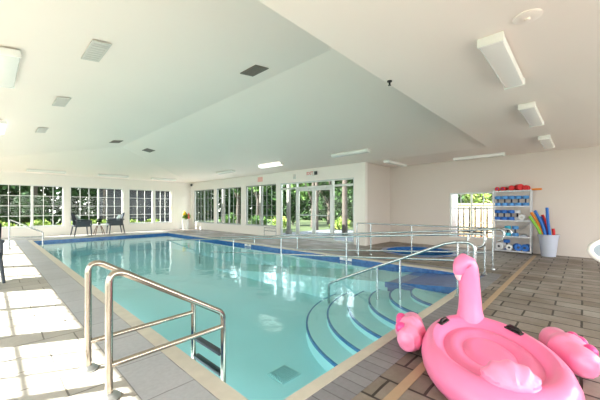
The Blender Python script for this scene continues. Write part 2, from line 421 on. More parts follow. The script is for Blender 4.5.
bm = B(); RMP = 5.35
# coping, left open where the ramp enters
box(bm, ox0, RMP-.04, oy0, PY0, -.04, .008); box(bm, ox0, ox1, PY1, oy1, -.04, .008)
box(bm, ox0, PX0, PY0, PY1, -.04, .008); box(bm, PX1, ox1, PY0, PY1, -.04, .008)
struct('trim_3', bm, M['coping'])
bm = B(); box(bm, 1.7, 10.2, .905, .975, -.02, .004); struct('trim_4', bm, M['strip'])
# basin
bm = B(); w = .15
box(bm, PX0-w, PX1+w, PY0-w, PY1+w, PF-.15, PF)
box(bm, PX0-w, PX0, PY0-w, PY1+w, PF, -.2); box(bm, PX1, PX1+w, PY0-w, PY1+w, PF, -.2)
box(bm, PX0, PX1, PY0-w, PY0, PF, -.2); box(bm, PX0, PX1, PY1, PY1+w, PF, -.2)
struct('floor_pool_basin', bm, M['plaster'])
bm = B()
ringbox(bm, (PX0-.08, PX1+.08, PY0-.08, PY1+.08), (PX0+.002, PX1-.002, PY0+.002, PY1-.002), -.2, -.03)
struct('trim_5', bm, M['tile'])
# ramp
def rz_(y): return -.0 - .098*(y-1.22)
def prism_y(bm, x0, x1, ya, yb, top, bot):
    vs = [bm.verts.new(p) for p in ((x0, ya, bot(ya)), (x1, ya, bot(ya)), (x1, yb, bot(yb)), (x0, yb, bot(yb)), (x0, ya, top(ya)), (x1, ya, top(ya)), (x1, yb, top(yb)), (x0, yb, top(yb)))]
    for f in ((3, 2, 1, 0), (4, 5, 6, 7), (0, 1, 5, 4), (1, 2, 6, 5), (2, 3, 7, 6), (3, 0, 4, 7)): bm.faces.new([vs[i] for i in f])
bm = B(); prism_y(bm, RMP, PX1-.003, PY0-.1, 2.75, rz_, lambda y: PF); struct('floor_ramp_top', bm, M['ramptile'])
bm = B(); prism_y(bm, RMP, PX1-.003, 2.75, 9.35, rz_, lambda y: PF); struct('floor_ramp', bm, M['stepp'])
bm = B(); prism_y(bm, RMP-.012, RMP-.001, PY0, 2.8, lambda y: rz_(y)+.004, lambda y: rz_(y)-.1); struct('trim_6', bm, M['tile'])
# quarter round steps with navy nosing
SX, SY = RMP-.013, PY0+.003
radii = [2.53, 2.18, 1.82, 1.47, 1.12, .77]; tops = [-.62, -.52, -.42, -.32, -.23, -.16]
for i, (r, z) in enumerate(zip(radii, tops)):
    bm = B(); c0 = bm.verts.new((SX, SY, z)); c1 = bm.verts.new((SX, SY, PF)); n_ = 40; T = []; L_ = []
    for k in range(n_+1):
        a = PI/2+PI/2*k/n_; p = (SX+r*math.cos(a), SY+r*math.sin(a))
        T.append(bm.verts.new((*p, z))); L_.append(bm.verts.new((*p, PF)))
    for k in range(n_):
        bm.faces.new((c0, T[k], T[k+1])); bm.faces.new((T[k], L_[k], L_[k+1], T[k+1]))
    struct('floor_step_%d' % (i+1), bm, M['stepp'])
    bm = B(); q = []
    for k in range(n_+1):
        a = PI/2+PI/2*k/n_; row = []
        for rr, zz in ((r-.028, z+.003), (r+.004, z+.003), (r+.004, z-.03)):
            row.append(bm.verts.new((SX+rr*math.cos(a), SY+rr*math.sin(a), zz)))
        q.append(row)
    for k in range(n_):
        for j in range(2): bm.faces.new((q[k][j], q[k+1][j], q[k+1][j+1], q[k][j+1]))
    struct('trim_%d' % (7+i), bm, M['tileline'])
bm = B(); quad(bm, (PX0, PY0, WL), (PX1, PY0, WL), (PX1, PY1, WL), (PX0, PY1, WL))
o = struct('pool_water', bm, M['water'])
# floor drain
t_ = thing('pool_drain', 'square white grated drain on the pool floor by the steel entry rails', 'drain', (2.56, 2.72, PF))
bm = B(); box(bm, -.15, .15, -.15, .15, 0, .012); obj('frame', bm, M['drain'], t_, False)
bm = B()
for k in range(9): box(bm, -.13, .13, -.125+.03*k, -.11+.03*k, .012, .02)
obj('grate', bm, M['draing'], t_, False)
# depth markers on the tile line
def marker(y, label, txt):
    t = thing('depth_marker', label, 'sign', (PX1-.006, y, -.07), 0, 'depth markers on the tile line')
    b = B(); box(b, -.004, .002, -.19, .19, -.036, .036); obj('plate', b, M['fwhite'], t, False)
    lettering(txt, .085, M['grip'], t, (-.006, 0, 0), (PI/2, 0, -PI/2))
marker(4.56, 'small white depth marker reading 3 FT on blue tiles between two ramp posts', '3 FT')
marker(8.87, 'small white depth marker on blue tiles farther along the ramp, below the middle window', '3 FT')

# spa sunk in the recess
bm = B(); lathe(bm, [(cr+.1, .03), (cr+.1, .0), (cr+.02, -.01), (cr+.0, -.03), (cr-.02, .03)], 48, (cx, cy, 0), caps=False)
bm.free(); bm = B()
lathe(bm, [(cr-.03, -.6), (cr-.03, .012), (cr+.12, .012), (cr+.12, .0)], 48, (cx, cy, 0), caps=False)
lathe(bm, [(.01, -.6), (cr-.03, -.6)], 48, (cx, cy, 0), caps=False)
sp = thing('spa_tub', 'round sunken blue tiled spa in the recess behind the guard rail', 'spa', (0, 0, 0))
obj('basin', bm, M['tile'], sp)
bm = B(); lathe(bm, [(cr-.035, WL-.06), (.01, WL-.06)], 48, (cx, cy, 0), caps=True); obj('spa_water', bm, M['spawater'], sp)

# ------------------------------------------------------------------ handrails
def flange(parent, x, y, z=0., r=.055, m=None):
    b = B(); lathe(b, [(r, 0), (r, .012), (r*.7, .03), (r*.55, .035)], 20, (x, y, z)); return obj('flange', b, m or M['flange'], parent)
# grab rails at the near left: along X, into the water
def entry_rail(name, label, loc, group):
    t = thing(name, label, 'handrail', loc, 0, group); r = .024
    b = B()
    top = [(0, 0, 0), (0, 0, .4), (0, 0, .72)]+arc((0, 0, .76), (0, 0, .875), (.1, 0, .83))+arc((.83, 0, .385), (.885, 0, .355), (.885, 0, .29))+[(.885, 0, -.1), (.885, 0, -.5)]
    tube(b, top, r, 16); obj('bent_tube', b, M['steel'], t)
    b = B(); tube(b, [(.0, 0, .22), (.885, 0, .235)], r*.85, 14); obj('cross_tube', b, M['steel'], t)
    flange(t, 0, 0, 0, .07)
    return t
e1 = entry_rail('entry_handrail', 'nearer of the two bent steel entry rails on the sunny deck', (.565, 2.33, 0), 'steel pool entry rails')
e2 = dup(e1, (.55, 2.86, 0), label='farther of the two bent steel entry rails on the sunny deck')
ld = thing('ladder_treads', 'dark submerged ladder treads between the two near steel entry rails', 'ladder', (1.45, 2.33, 0))
for k, z in enumerate((-.02, -.2, -.38)):
    b = B(); bbox(b, -.03, .03, .02, .51, z-.014, z+.014, .006); obj('tread', b, M['tread'], ld)
# single rail at the far end of the left deck
t = thing('entry_handrail', 'slim white entry handrail at the far end of the sunny deck', 'handrail', (.45, 13.0, 0))
b = B(); tube(b, [(0, 0, 0), (0, 0, .86)]+arc((0, 0, .88), (0, 0, .93), (.06, 0, .9))+arc((.75, 0, .51), (.8, 0, .485), (.8, 0, .43))+[(.8, 0, -.4)], .022, 12); obj('bent_tube', b, M['rail'], t)
b = B(); tube(b, [(0, 0, .38), (.8, 0, .33)], .018, 10); obj('cross_tube', b, M['rail'], t); flange(t, 0, 0)
# ramp rails
def ramp_rail(label, x, y0, y1, posts, h0):
    t = thing('ramp_handrail', label, 'handrail', (x, 0, 0), 0, 'long ramp handrails')
    s = .084
    def hz(y): return h0-s*(y-1.4)
    r = .021
    b = B()
    loop = [(0, y1, hz(y1)), (0, y0+.12, hz(y0+.12))]
    b_pts = [(0, y1, hz(y1))]+[(0, y, hz(y)) for y in (8, 5, 3, y0+.15)]+arc((0, y0+.1, hz(y0+.1)), (0, y0, hz(y0)), (0, y0, hz(y0)-.1))+arc((0, y0, hz(y0)-.12), (0, y0, hz(y0)-.22), (0, y0+.1, hz(y0)-.22))[1:]
    tube(b, b_pts, r, 12); obj('top_rail', b, M['rail'], t)
    b = B(); ye = min(y1, 9.5); tube(b, [(0, y0+.28, hz(y0+.28)-.44), (0, 5, hz(5)-.44), (0, ye, hz(ye)-.44)], r*.85, 10); obj('lower_rail', b, M['rail'], t)
    for y in posts:
        z0 = max(rz_(y), PF) if y > 1.46 else 0.
        b = B(); tube(b, [(0, y, z0), (0, y, hz(y))], .019, 10); p = obj('post', b, M['rail'], t)
        if y < 1.46: flange(t, 0, y, 0, .05, M['rail'])
    return t
ramp_rail('long ramp handrail on the side of the steps and open water', RMP+.06, 1.12, 13.2, (1.36, 3.75, 5.85, 8.1, 10.3), .865)
ramp_rail('long ramp handrail running along the blue tiled pool edge', PX1+.05, 1.06, 13.2, (1.37, 4.2, 6.4, 8.55, 10.7, 12.6), .87)
# level guard rail between ramp and spa
t = thing('guard_rail', 'level deck guard rail in front of the sunken spa', 'handrail', (7.3, 0, 0))
b = B(); tube(b, [(0, 4.7, 0.0), (0, 4.7, .78)]+arc((0, 4.7, .8), (0, 4.7, .86), (0, 4.62, .86))+[(0, 3, .86), (0, 1.2, .86)]+arc((0, 1.14, .86), (0, 1.05, .86), (0, 1.05, .78)), .019, 12); obj('top_rail', b, M['rail'], t)
for y in (1.37, 3.1, 4.25):
    b = B(); tube(b, [(0, y, 0), (0, y, .86)], .017, 10); obj('post', b, M['rail'], t); flange(t, 0, y, 0, .045, M['rail'])
flange(t, 0, 4.7, 0, .045, M['rail'])
# stair rail down the curved steps
t = thing('stair_handrail', 'sloping white handrail down the curved underwater steps behind the flamingo neck', 'handrail', (4.72, 0, 0))
b = B(); tube(b, [(0, 1.1, 0), (0, 1.1, .68)]+arc((0, 1.1, .7), (0, 1.1, .8), (0, 1.22, .8))+[(0, 1.35, .79), (0, 1.5, .755), (0, 2.2, .44), (0, 2.6, .27), (0, 3.42, -.1), (0, 3.62, -.19)]+arc((0, 3.64, -.2), (0, 3.7, -.23), (0, 3.7, -.3))+[(0, 3.7, PF)], .023, 14); obj('bent_tube', b, M['rail'], t)
for y, h, z0 in ((1.32, .79, 0), (2.2, .44, -.23), (2.62, .262, -.42)):
    b = B(); tube(b, [(0, y, z0-.1 if z0 else 0), (0, y, h)], .019, 10); obj('post', b, M['rail'], t)
flange(t, 0, 1.1, 0, .05, M['rail']); flange(t, 0, 1.32, 0, .05, M['rail'])
# low frame against the window wall
t = thing('low_rail_frame', 'low white metal rail frame against wall beside the glass doors', 'rail', (8.62, 0, 0))
b = B(); tube(b, [(0, 10.45, 0), (0, 10.45, .4)]+[(0, 9.66, .4), (0, 9.66, 0)], .016, 8); obj('frame', b, M['rail'], t)
b = B(); tube(b, [(0, 10.45, .27), (0, 9.66, .27)], .014, 8); obj('cross_bar', b, M['rail'], t)

# ------------------------------------------------------------------ ceiling lights and vents
def slope_z(x, y):
    if y < YE or x > XW: return E
    k = (RZ-E)/(RX-XL)
    return min(E+k*(x-XL), E+k*(XW-x), E+(RZ-E)/(YF-RY)*(YF-y))
def fixture(label, x, y, along, lit=False, L=1.28, W=.2):
    """along 'x' or 'y': wrap-around fluorescent fitting fixed under the ceiling"""
    e = .2
    zc = slope_z(x, y)
    dx = (slope_z(x+e, y)-slope_z(x-e, y))/(2*e); dy = (slope_z(x, y+e)-slope_z(x, y-e))/(2*e)
    if min(x, y) and (y < YE or x > XW): dx = dy = 0
    t = thing('ceiling_light', label, 'ceiling light', (x, y, zc-.002), 0, 'fluorescent ceiling lights')
    t.rotation_euler = Vector((-dx, -dy, 1)).normalized().to_track_quat('Z', 'Y').to_euler() if (dx or dy) else (0, 0, 0)
    if along == 'y':
        q = t.rotation_euler.to_matrix() if not isinstance(t.rotation_euler, tuple) else Matrix()
    nrm = Vector((-dx, -dy, 1)).normalized()
    ax = Vector((1, 0, dx)) if along == 'x' else Vector((0, 1, dy)); ax.normalize()
    sd = nrm.cross(ax)
    R = Matrix((ax, sd, nrm)).transposed()
    t.rotation_euler = R.to_euler()
    b = B(); box(b, -L/2, L/2, -W*.36, W*.36, -.035, 0); obj('housing', b, M['fix'], t, False)
    for s in (-1, 1):
        b = B(); bbox(b, min(s*L/2, s*(L/2+.03)), max(s*L/2, s*(L/2+.03)), -W/2-.006, W/2+.006, -.088, 0, .012); obj('end_cap', b, M['fix'], t)
    b = B(); n_ = 8
    prof = [(-W/2, -.02), (-W/2, -.06), (-W*.44, -.076), (-W*.3, -.082), (W*.3, -.082), (W*.44, -.076), (W/2, -.06), (W/2, -.02)]
    A_ = [b.verts.new((-L/2, p, z)) for p, z in prof]; D_ = [b.verts.new((L/2, p, z)) for p, z in prof]
    for i in range(len(prof)-1): b.faces.new((A_[i], A_[i+1], D_[i+1], D_[i]))
    obj('lens', b, M['lit'] if lit else M['lens'], t)
    return t
fixture('large ceiling light directly over the flamingo float, nearest in its row', 3.8, .61, 'x')
fixture('middle ceiling light of the three in line towards the shelf wall', 6.2, .61, 'x')
fixture('end ceiling light of its row, closest to the shelf wall above noodles', 8.95, .61, 'x')
fixture('ceiling light along the beige wall above the fence-view window', 10.1, 2.27, 'y')
fixture('ceiling light set end-on beside the recess corner', 9.62, 4.65, 'x')
fixture('ceiling light over the entry doors beside the recess corner', 7.72, 5.22, 'y')
fixture('bright lit ceiling light above the wide window beside the doors', 7.72, 8.95, 'y', True)
fixture('ceiling light above the middle window of the window wall', 7.72, 12.2, 'y')
fixture('ceiling light over the sunny deck, closest to the camera', .16, 5.5, 'y')
fixture('lit ceiling light over the sunny deck, second along', .16, 9.55, 'y', True)
fixture('ceiling light over the sunny deck, farthest along', .1, 13.2, 'y')
fixture('thin ceiling light above the far window by the entry handrail', 1.8, 17.3, 'x')
fixture('thin ceiling light above the two wicker chairs', 4.4, 17.3, 'x')
fixture('thin ceiling light above the far window by the corner planter', 6.9, 17.3, 'x')

def vent(label, x, y, lx, ly, m, slots):
    e = .2; zc = slope_z(x, y)
    dx = (slope_z(x+e, y)-slope_z(x-e, y))/(2*e); dy = (slope_z(x, y+e)-slope_z(x, y-e))/(2*e)
    nrm = Vector((-dx, -dy, 1)).normalized(); ax = Vector((1, 0, dx)).normalized(); R = Matrix((ax, nrm.cross(ax), nrm)).transposed()
    t = thing('ceiling_vent', label, 'vent', (x, y, zc-.001), 0, 'ceiling vents'); t.rotation_euler = R.to_euler()
    b = B(); box(b, -lx/2, lx/2, -ly/2, ly/2, -.012, 0); obj('frame', b, m, t, False)
    b = B(); n_ = 8
    for k in range(n_):
        yy = -ly/2+.03+(ly-.06)*(k+.5)/n_; box(b, -lx/2+.025, lx/2-.025, yy-.008, yy+.008, -.016, -.011)
    obj('slat', b, slots, t, False)
vent('grey slotted ceiling vent over the sunny deck, closest to the camera', .93, 4.43, .2, .62, M['ventw'], M['slotl'])
vent('grey slotted ceiling vent over the sunny deck, second along', .93, 7.0, .2, .62, M['ventw'], M['slotl'])
vent('grey slotted ceiling vent over the sunny deck, third along', .93, 9.9, .2, .62, M['ventw'], M['slotl'])
vent('large brown grille vent high beside the ridge above mid pool', 3.02, 3.92, .27, .42, M['ventb'], M['slot'])
vent('narrow dark vent on the deck side of the ridge end', 3.0, 11.5, .3, .5, M['ventb'], M['slot'])
vent('narrow dark vent on the window side of the ridge end', 4.25, 12.1, .3, .55, M['ventb'], M['slot'])
for x, y, lb in ((3.05, .33, 'round white ceiling cover beside the light over the flamingo'), (.62, 3.15, 'round white ceiling cover over the sunny deck')):
    t = thing('ceiling_cover', lb, 'ceiling cover', (x, y, slope_z(x, y)))
    b = B(); lathe(b, [(.1, .02), (.1, -.006), (.085, -.014), (.02, -.018)], 24); obj('disc', b, M['ceil'], t)
    b = B(); lathe(b, [(.02, -.012), (.02, -.03), (.012, -.034)], 12); obj('nozzle', b, M['ceil'], t)
t = thing('ceiling_sensor', 'tiny dark sensor on the ceiling edge over the pool', 'sensor', (3.42, YE-.05, E))
b = B(); lathe(b, [(.03, 0), (.03, -.012), (.012, -.02), (.012, -.05), (.02, -.055)], 14); obj('body', b, M['dark'], t)
t = thing('security_camera', 'small dark camera high in the far corner beside the window wall', 'camera', (XW-.12, YF-.35, 2.72))
b = B(); blob(b, (0, 0, 0), (.07, .07, .07), 14, 8); obj('dome', b, M['dark'], t)
b = B(); tube(b, [(0, 0, .02), (.12, 0, .05)], .03, 10); obj('bracket', b, M['white'], t)

# exit sign, emergency light, flat pinkish plate
t = thing('exit_sign', 'white exit sign with red letters on wall above the glass doors', 'sign', (XW, 7.85, 2.66))
b = B(); bbox(b, -.07, 0, -.2, .2, -.1, .1, .012); obj('housing', b, M['white'], t)
lettering('EXIT', .17, M['exit'], t, (-.072, 0, 0), (PI/2, 0, -PI/2), .004)
b = B(); bbox(b, -.06, 0, -.34, -.22, -.07, .07, .012); obj('lamp_head', b, M['dark'], t)
t = thing('emergency_light', 'small grey emergency lamp on wall beside the exit sign', 'lamp', (XW, 8.75, 2.6))
b = B(); bbox(b, -.05, 0, -.06, .06, -.1, .1, .01); obj('housing', b, M['dframe'], t)
b = B(); blob(b, (-.06, 0, .04), (.04, .04, .04), 12, 8); obj('bulb', b, M['ventw'], t)
t = thing('wall_plate', 'small pinkish plate on wall above wide window beside the doors', 'sign', (XW, 11.05, 2.64))
b = B(); box(b, -.012, 0, -.18, .18, -.11, .11); obj('plate', b, M['palered'], t, False)
b = B(); box(b, -.016, -.011, -.14, .14, .02, .06); box(b, -.016, -.011, -.1, .1, -.06, -.02); obj('print', b, M['palered'], t, False)

# ------------------------------------------------------------------ flamingo float
fl = thing('flamingo_float', 'large pink inflatable flamingo float lying on the brown pavers beside pool', 'pool float', (2.665, .535, 0), math.radians(-65.5))
def egg(a, ks=1.):
    """outline radius of the body: x half width .52, y half length .83"""
    c, s = math.cos(a), math.sin(a)
    w = .475*(1-.08*s); l = .745
    return (ks*w*c, ks*l*s)
prof = [(.02, .205), (.12, .208), (.22, .206), (.29, .2), (.335, .186), (.36, .178), (.385, .184), (.44, .2), (.52, .204), (.58, .197), (.625, .182), (.65, .182), (.685, .205), (.74, .232), (.81, .25), (.88, .243), (.94, .212), (.985, .165), (1., .122), (.985, .075), (.94, .035), (.88, .012), (.8, .0)]
b = B(); seg = 96; rings = []
for i, (k, z) in enumerate(prof):
    ring = []
    for j in range(seg):
        a = 2*PI*j/seg; x, y = egg(a, k)
        wr = 0.
        if .7 < k and i > 11: wr = .006*math.sin(a*34)*(1 if math.sin(a) < -.35 else .25)*max(0, (k-.7)/.3)
        yo = -.02*(1-k)
        ring.append(b.verts.new((x*(1+wr), y*(1+wr)+yo, z)))
    rings.append(ring)
for i in range(len(prof)-1):
    for j in range(seg): b.faces.new((rings[i][j], rings[i][(j+1) % seg], rings[i+1][(j+1) % seg], rings[i+1][j]))
b.faces.new(rings[0]); b.faces.new(rings[-1][::-1])
obj('body', b, M['pink'], fl)
# neck and head
b = B()
nk = [(.0, .53, .15, .14), (.0, .53, .22, .122), (.0, .535, .30, .104), (.0, .54, .42, .095), (-.005, .545, .54, .092), (-.012, .545, .62, .093), (-.022, .54, .69, .094), (-.038, .53, .735, .09), (-.06, .515, .75, .082), (-.082, .50, .735, .072), (-.1, .488, .7, .06), (-.108, .48, .665, .05), (-.11, .477, .64, .042), (-.108, .477, .62, .02)]
tube(b, [(p[0]-.0, p[1]+.1, p[2]*1.02) for p in nk], [p[3] for p in nk], 24); 
nko = obj('neck', b, M['pink'], fl)
b = B(); tube(b, [(-.11, .577, .655), (-.112, .576, .63), (-.107, .578, .605), (-.098, .582, .59)], [.036, .03, .02, .008], 14); obj('beak', b, M['beak'], nko)
# wings: three-lobed puffs beside the shoulders
def wing(sgn):
    WX = .55 if sgn < 0 else .64
    b = B()
    def f(v): return 1+.1*math.cos(v.y*9+.4)*(.6+.4*abs(v.x)) + .03*math.sin(v.y*21+v.x*5)
    Rm = Matrix.Rotation(sgn*math.radians(4), 3, 'Z').to_4x4()
    blob(b, (sgn*WX, .34, .135), (.125, .31, .13), 36, 28, f, Rm)
    w = obj('wing', b, M['pinkl'], fl)
    b = B()
    for k, (yy, zz) in enumerate(((.54, .2), (.42, .21), (.29, .2))):
        blob(b, (sgn*(WX+.085), yy-.08, zz), (.048, .052, .048), 16, 10, lambda v: 1+.05*math.sin(v.y*8))
    obj('wing_patch', b, M['pinkd'], w)
    return w
wing(-1); wing(1)
# tail: scalloped shell on the tail rim
b = B()
def ft(v):
    a = math.atan2(v.x, v.z+.25)
    return 1+.05*math.cos(a*13)
blob(b, (-.005, -.53, .235), (.16, .12, .12), 48, 24, ft, Matrix.Rotation(math.radians(-12), 4, 'X'))
obj('tail', b, M['pinkl'], fl)
for a in (140, 37):
    a = math.radians(a); x, y = egg(a, .77)
    b = B(); tg = Vector((-math.sin(a)*.475, math.cos(a)*.745, 0)).normalized()
    p = Vector((x, y, .24))
    b2 = B(); bbox(b2, -.085, .085, -.026, .026, -.004, .012, .008); 
    Mx = Matrix.Translation(p) @ Matrix.Rotation(math.atan2(tg.y, tg.x), 4, 'Z'); merge(b, b2, Mx)
    b2 = B(); tube(b2, [(-.07, 0, .01), (-.04, 0, .03), (.04, 0, .03), (.07, 0, .01)], .013, 10); merge(b, b2, Mx)
    obj('handle', b, M['black'], fl)

# ------------------------------------------------------------------ shelving unit with foam gear
sx0, sx1, sy0, sy1 = 10.33, 10.64, 1.03, 1.95
sh = thing('shelving_unit', 'light grey metal shelving unit holding foam dumbbells by the beige wall', 'shelf', (sx0, sy0, 0))
dX, dY = sx1-sx0, sy1-sy0; lev = [.07, .48, .94, 1.35, 1.79]
for x in (0, dX-.035):
    for y in (0, dY-.035):
        b = B(); box(b, x, x+.035, y, y+.035, 0, 1.81); obj('post', b, M['shelf'], sh, False)
        b = B(); box(b, x-.006, x+.041, y-.006, y+.041, 0, .03); obj('foot', b, M['black'], sh, False)
for z in lev:
    b = B(); box(b, .002, dX-.002, .036, dY-.036, z-.035, z); box(b, -.003, .01, .003, dY-.003, z-.036, z+.004); obj('shelf_board', b, M['shelf'], sh, False)
b = B(); tube(b, [(dX-.01, .02, .1), (dX-.01, dY-.02, .9)], .006, 6); tube(b, [(dX-.01, dY-.02, .1), (dX-.01, .02, .9)], .006, 6); obj('brace', b, M['shelf'], sh)
def dumbbell(label, group, x, y, z, mfoam, mgrip=None, lying=False, rz=0, R=.081, Ln=.29):
    t = thing('foam_dumbbell', label, 'dumbbell', (x, y, z), rz, group)
    if lying: t.rotation_euler = (PI/2, 0, rz); t.location.z = z+R
    zo = -Ln/2 if lying else 0.
    for k, z0 in enumerate((0, Ln-.09)):
        b = B(); lathe(b, [(R*.3, z0+zo), (R*.9, z0+zo), (R, z0+.012+zo), (R, z0+.078+zo), (R*.9, z0+.09+zo), (R*.3, z0+.09+zo)], 20); w = obj('float', b, mfoam, t)
        b = B(); lathe(b, [(R*.3, z0+zo-.004), (R*.34, z0+zo-.004), (R*.34, z0+.094+zo), (R*.3, z0+.094+zo)], 14); obj('hub', b, mgrip or M['grip'], w)
    b = B(); tube(b, [(0, 0, .06+zo), (0, 0, Ln-.06+zo)], .022, 12); obj('grip', b, mgrip or M['grip'], t)
    return t
ordn = ['first', 'second', 'third', 'fourth', 'fifth', 'sixth']
gx = sx0+.13
z = lev[3]
for k in range(5): dumbbell('%s upright blue foam dumbbell from window side, on shelf below the top' % ordn[k], 'upright blue dumbbells on the second shelf', gx, sy1-.12-.165*k, z, M['fblue'])
z = lev[2]
for k in range(3): dumbbell('%s upright blue foam dumbbell from window side, on the middle shelf' % ordn[k], 'upright blue dumbbells on the middle shelf', gx, sy1-.11-.165*k, z, M['fblued'])
dumbbell('white foam dumbbell standing at the back of the middle shelf', 'white foam dumbbells', gx+.06, sy1-.58, z, M['fwhite'])
dumbbell('white foam dumbbell lying end-on at the front of the middle shelf', 'white foam dumbbells', gx-.0, sy1-.7, z, M['fwhite'], M['ventw'], True, PI/2, .085, .2)
z = lev[1]
dumbbell('teal foam dumbbell standing on the shelf second from the floor', 'dumbbells on the fourth shelf', gx, sy1-.36, z, M['fteal'])
dumbbell('blue foam dumbbell beside the teal one, second shelf from floor', 'dumbbells on the fourth shelf', gx, sy1-.54, z, M['fblue'])
t = thing('kickboard', 'flat lilac grey kickboard lying on the shelf second from the floor', 'kickboard', (gx, sy1-.74, z))
b = B(); bbox(b, -.1, .12, -.1, .1, 0, .035, .012, 3); obj('board', b, M['bucket'], t)
b = B(); bbox(b, -.06, .08, -.06, .06, .035, .06, .01, 3); obj('pad', b, M['mesh'], t)
z = lev[0]
dumbbell('white foam dumbbell tipped on the bottom shelf nearest the window', 'white foam dumbbells', gx, sy1-.2, z, M['fwhite'], M['grip'], True, PI/2-.4, .1, .22)
dumbbell('white foam dumbbell lying end-on at the middle of the bottom shelf', 'white foam dumbbells', gx-.03, sy1-.4, z, M['fwhite'], M['grip'], True, PI/2+.1, .085, .2)
dumbbell('deep blue foam dumbbell upright at back of the bottom shelf', 'dumbbells on the bottom shelf', gx+.1, sy1-.32, z, M['fblued'])
dumbbell('deep blue foam dumbbell lying on bottom shelf, middle of the blue ones', 'dumbbells on the bottom shelf', gx, sy1-.59, z, M['fblued'], M['grip'], True, PI/2+.3, .1, .24)
dumbbell('deep blue foam dumbbell lying on bottom shelf nearest the bucket', 'dumbbells on the bottom shelf', gx, sy1-.79, z, M['fblued'], M['grip'], True, PI/2-.2, .1, .24)
z = lev[4]
for k in range(5):
    dumbbell('%s red foam dumbbell from the window side, on top of the shelving' % ordn[k], 'red dumbbells on the top shelf', gx, sy1-.1-.175*k, z, M['fred'], M['fnavy'] if k < 2 else M['fred'], True, PI/2+(.15, -.2, .1, .5, -.1)[k], (.06, .06, .075, .09, .07)[k], .22)
t = thing('foam_paddle', 'orange foam paddle sticking out past the end of the shelving top', 'paddle', (gx+.1, sy0+.05, lev[4]), 0)
b = B(); bbox(b, -.05, .05, -.26, -.02, .0, .05, .02, 3); obj('blade', b, M['forange'], t)
b = B(); tube(b, [(0, -.04, .025), (0, .5, .1)], .015, 8); obj('handle', b, M['forange'], t)

# bucket with noodles
bk = thing('noodle_bucket', 'grey blue plastic bin of pool noodles beside the shelving', 'bin', (10.33, .67, 0))
b = B(); lathe(b, [(.15, 0), (.155, .0), (.215, .56), (.225, .565), (.225, .585), (.205, .585), (.2, .56), (.145, .02), (.01, .02)], 28); obj('shell', b, M['bucket'], bk)
b = B()
for s in (-1, 1): bbox(b, -.04, .04, s*.222-.012, s*.222+.012, .52, .56, .006)
obj('handle', b, M['bucket'], bk)
def noodle(label, m, foot, pts):
    o = thing('pool_noodle', label, 'pool noodle', (10.33, .67, 0), 0, 'pool noodles in the bin')
    b = B(); P_ = [Vector((*foot, .05))]
    P_ += [Vector(p) for p in pts]
    fine = []
    for i in range(len(P_)-1):
        for k in range(4): fine.append(P_[i].lerp(P_[i+1], k/4))
    fine.append(P_[-1])
    for _ in range(3): fine = [fine[0]]+[(fine[i-1]+fine[i]*2+fine[i+1])/4 for i in range(1, len(fine)-1)]+[fine[-1]]
    tube(b, fine, .034, 14); f_ = obj('foam_tube', b, m, o)
    b = B(); d = (fine[-1]-fine[-2]).normalized(); tube(b, [fine[-1]-d*.002, fine[-1]+d*.002], .012, 10); obj('bore', b, M['dark'], o)
noodle('lime green pool noodle, bent outermost over the bin rim', M['fgreen'], (-.05, .07), [(-.06, .15, .6), (-.06, .27, .85), (-.05, .40, 1.06)])
noodle('orange pool noodle between the lime and the blue ones', M['forange'], (-.02, .05), [(-.03, .13, .62), (-.03, .23, .93), (-.02, .365, 1.17)])
noodle('blue pool noodle leaning towards the shelving, beside the orange one', M['fblued'], (-.05, .0), [(-.08, .06, .6), (-.06, .14, .9), (-.03, .285, 1.22)])
noodle('red pool noodle leaning behind the blue ones in the bin', M['fred'], (.06, .0), [(.1, .0, .6), (.13, .06, .9), (.15, .14, 1.1)])
noodle('navy pool noodle standing low in the middle of the bin', M['fnavy'], (.0, -.0), [(.02, .05, .6), (.03, .1, .85), (.04, .17, 1.06)])
noodle('tall straight blue pool noodle standing highest in the bin', M['fblued'], (-.02, -.04), [(-.05, -.03, .6), (-.02, .01, .9), (.0, .03, 1.3)])
noodle('short crimson pool noodle leaning away from the shelving', M['fred'], (.03, -.06), [(.04, -.11, .6), (.06, -.1, .68), (.06, -.09, .74)])

# ------------------------------------------------------------------ furniture
def chair(label, loc, rz, group):
    t = thing('wicker_armchair', label, 'chair', loc, rz, group)      # faces +x
    m = M['wicker']
    b = B(); bbox(b, -.27, .27, -.27, .27, .36, .43, .025, 3); obj('seat', b, m, t)
    b = B()
    bk_ = [(-.24, .38), (-.26, .5), (-.3, .7), (-.36, .92)]
    rows = []
    for x, z in bk_:
        hw = .25 if z < .8 else .22
        rows.append([b.verts.new((x+.05*(abs(q)/hw)**2, q, z-.03*(abs(q)/hw)**2 if z > .8 else z)) for q in [hw*(k/4-1) for k in range(9)]])
    for i in range(3):
        for k in range(8): b.faces.new((rows[i][k], rows[i][k+1], rows[i+1][k+1], rows[i+1][k]))
    bmesh.ops.solidify(b, geom=list(b.faces), thickness=.035); obj('backrest', b, m, t)
    for s in (-1, 1):
        b = B(); tube(b, [(-.28, s*.25, .62), (-.1, s*.285, .64), (.14, s*.29, .63), (.25, s*.28, .6), (.26, s*.265, .42)], .026, 10); obj('arm', b, m, t)
        b = B(); box(b, -.24, .22, s*.27-.012, s*.27+.012, .42, .6); obj('side_panel', b, m, t, False)
        b = B(); tube(b, [(.24, s*.25, .4), (.27, s*.26, 0)], [.026, .018], 10); obj('leg', b, m, t)
        b = B(); tube(b, [(-.24, s*.24, .4), (-.31, s*.25, 0)], [.026, .018], 10); obj('leg', b, m, t)
    return t
c1 = chair('charcoal wicker armchair beside the small table, nearest the entry handrail', (3.02, 17.0, 0), math.radians(5), 'wicker armchairs by the far windows')
c1.scale = (1.15,)*3
c2 = dup(c1, (4.45, 17.2, 0), math.radians(178), 'charcoal wicker armchair beside the small table, nearest the corner planter')
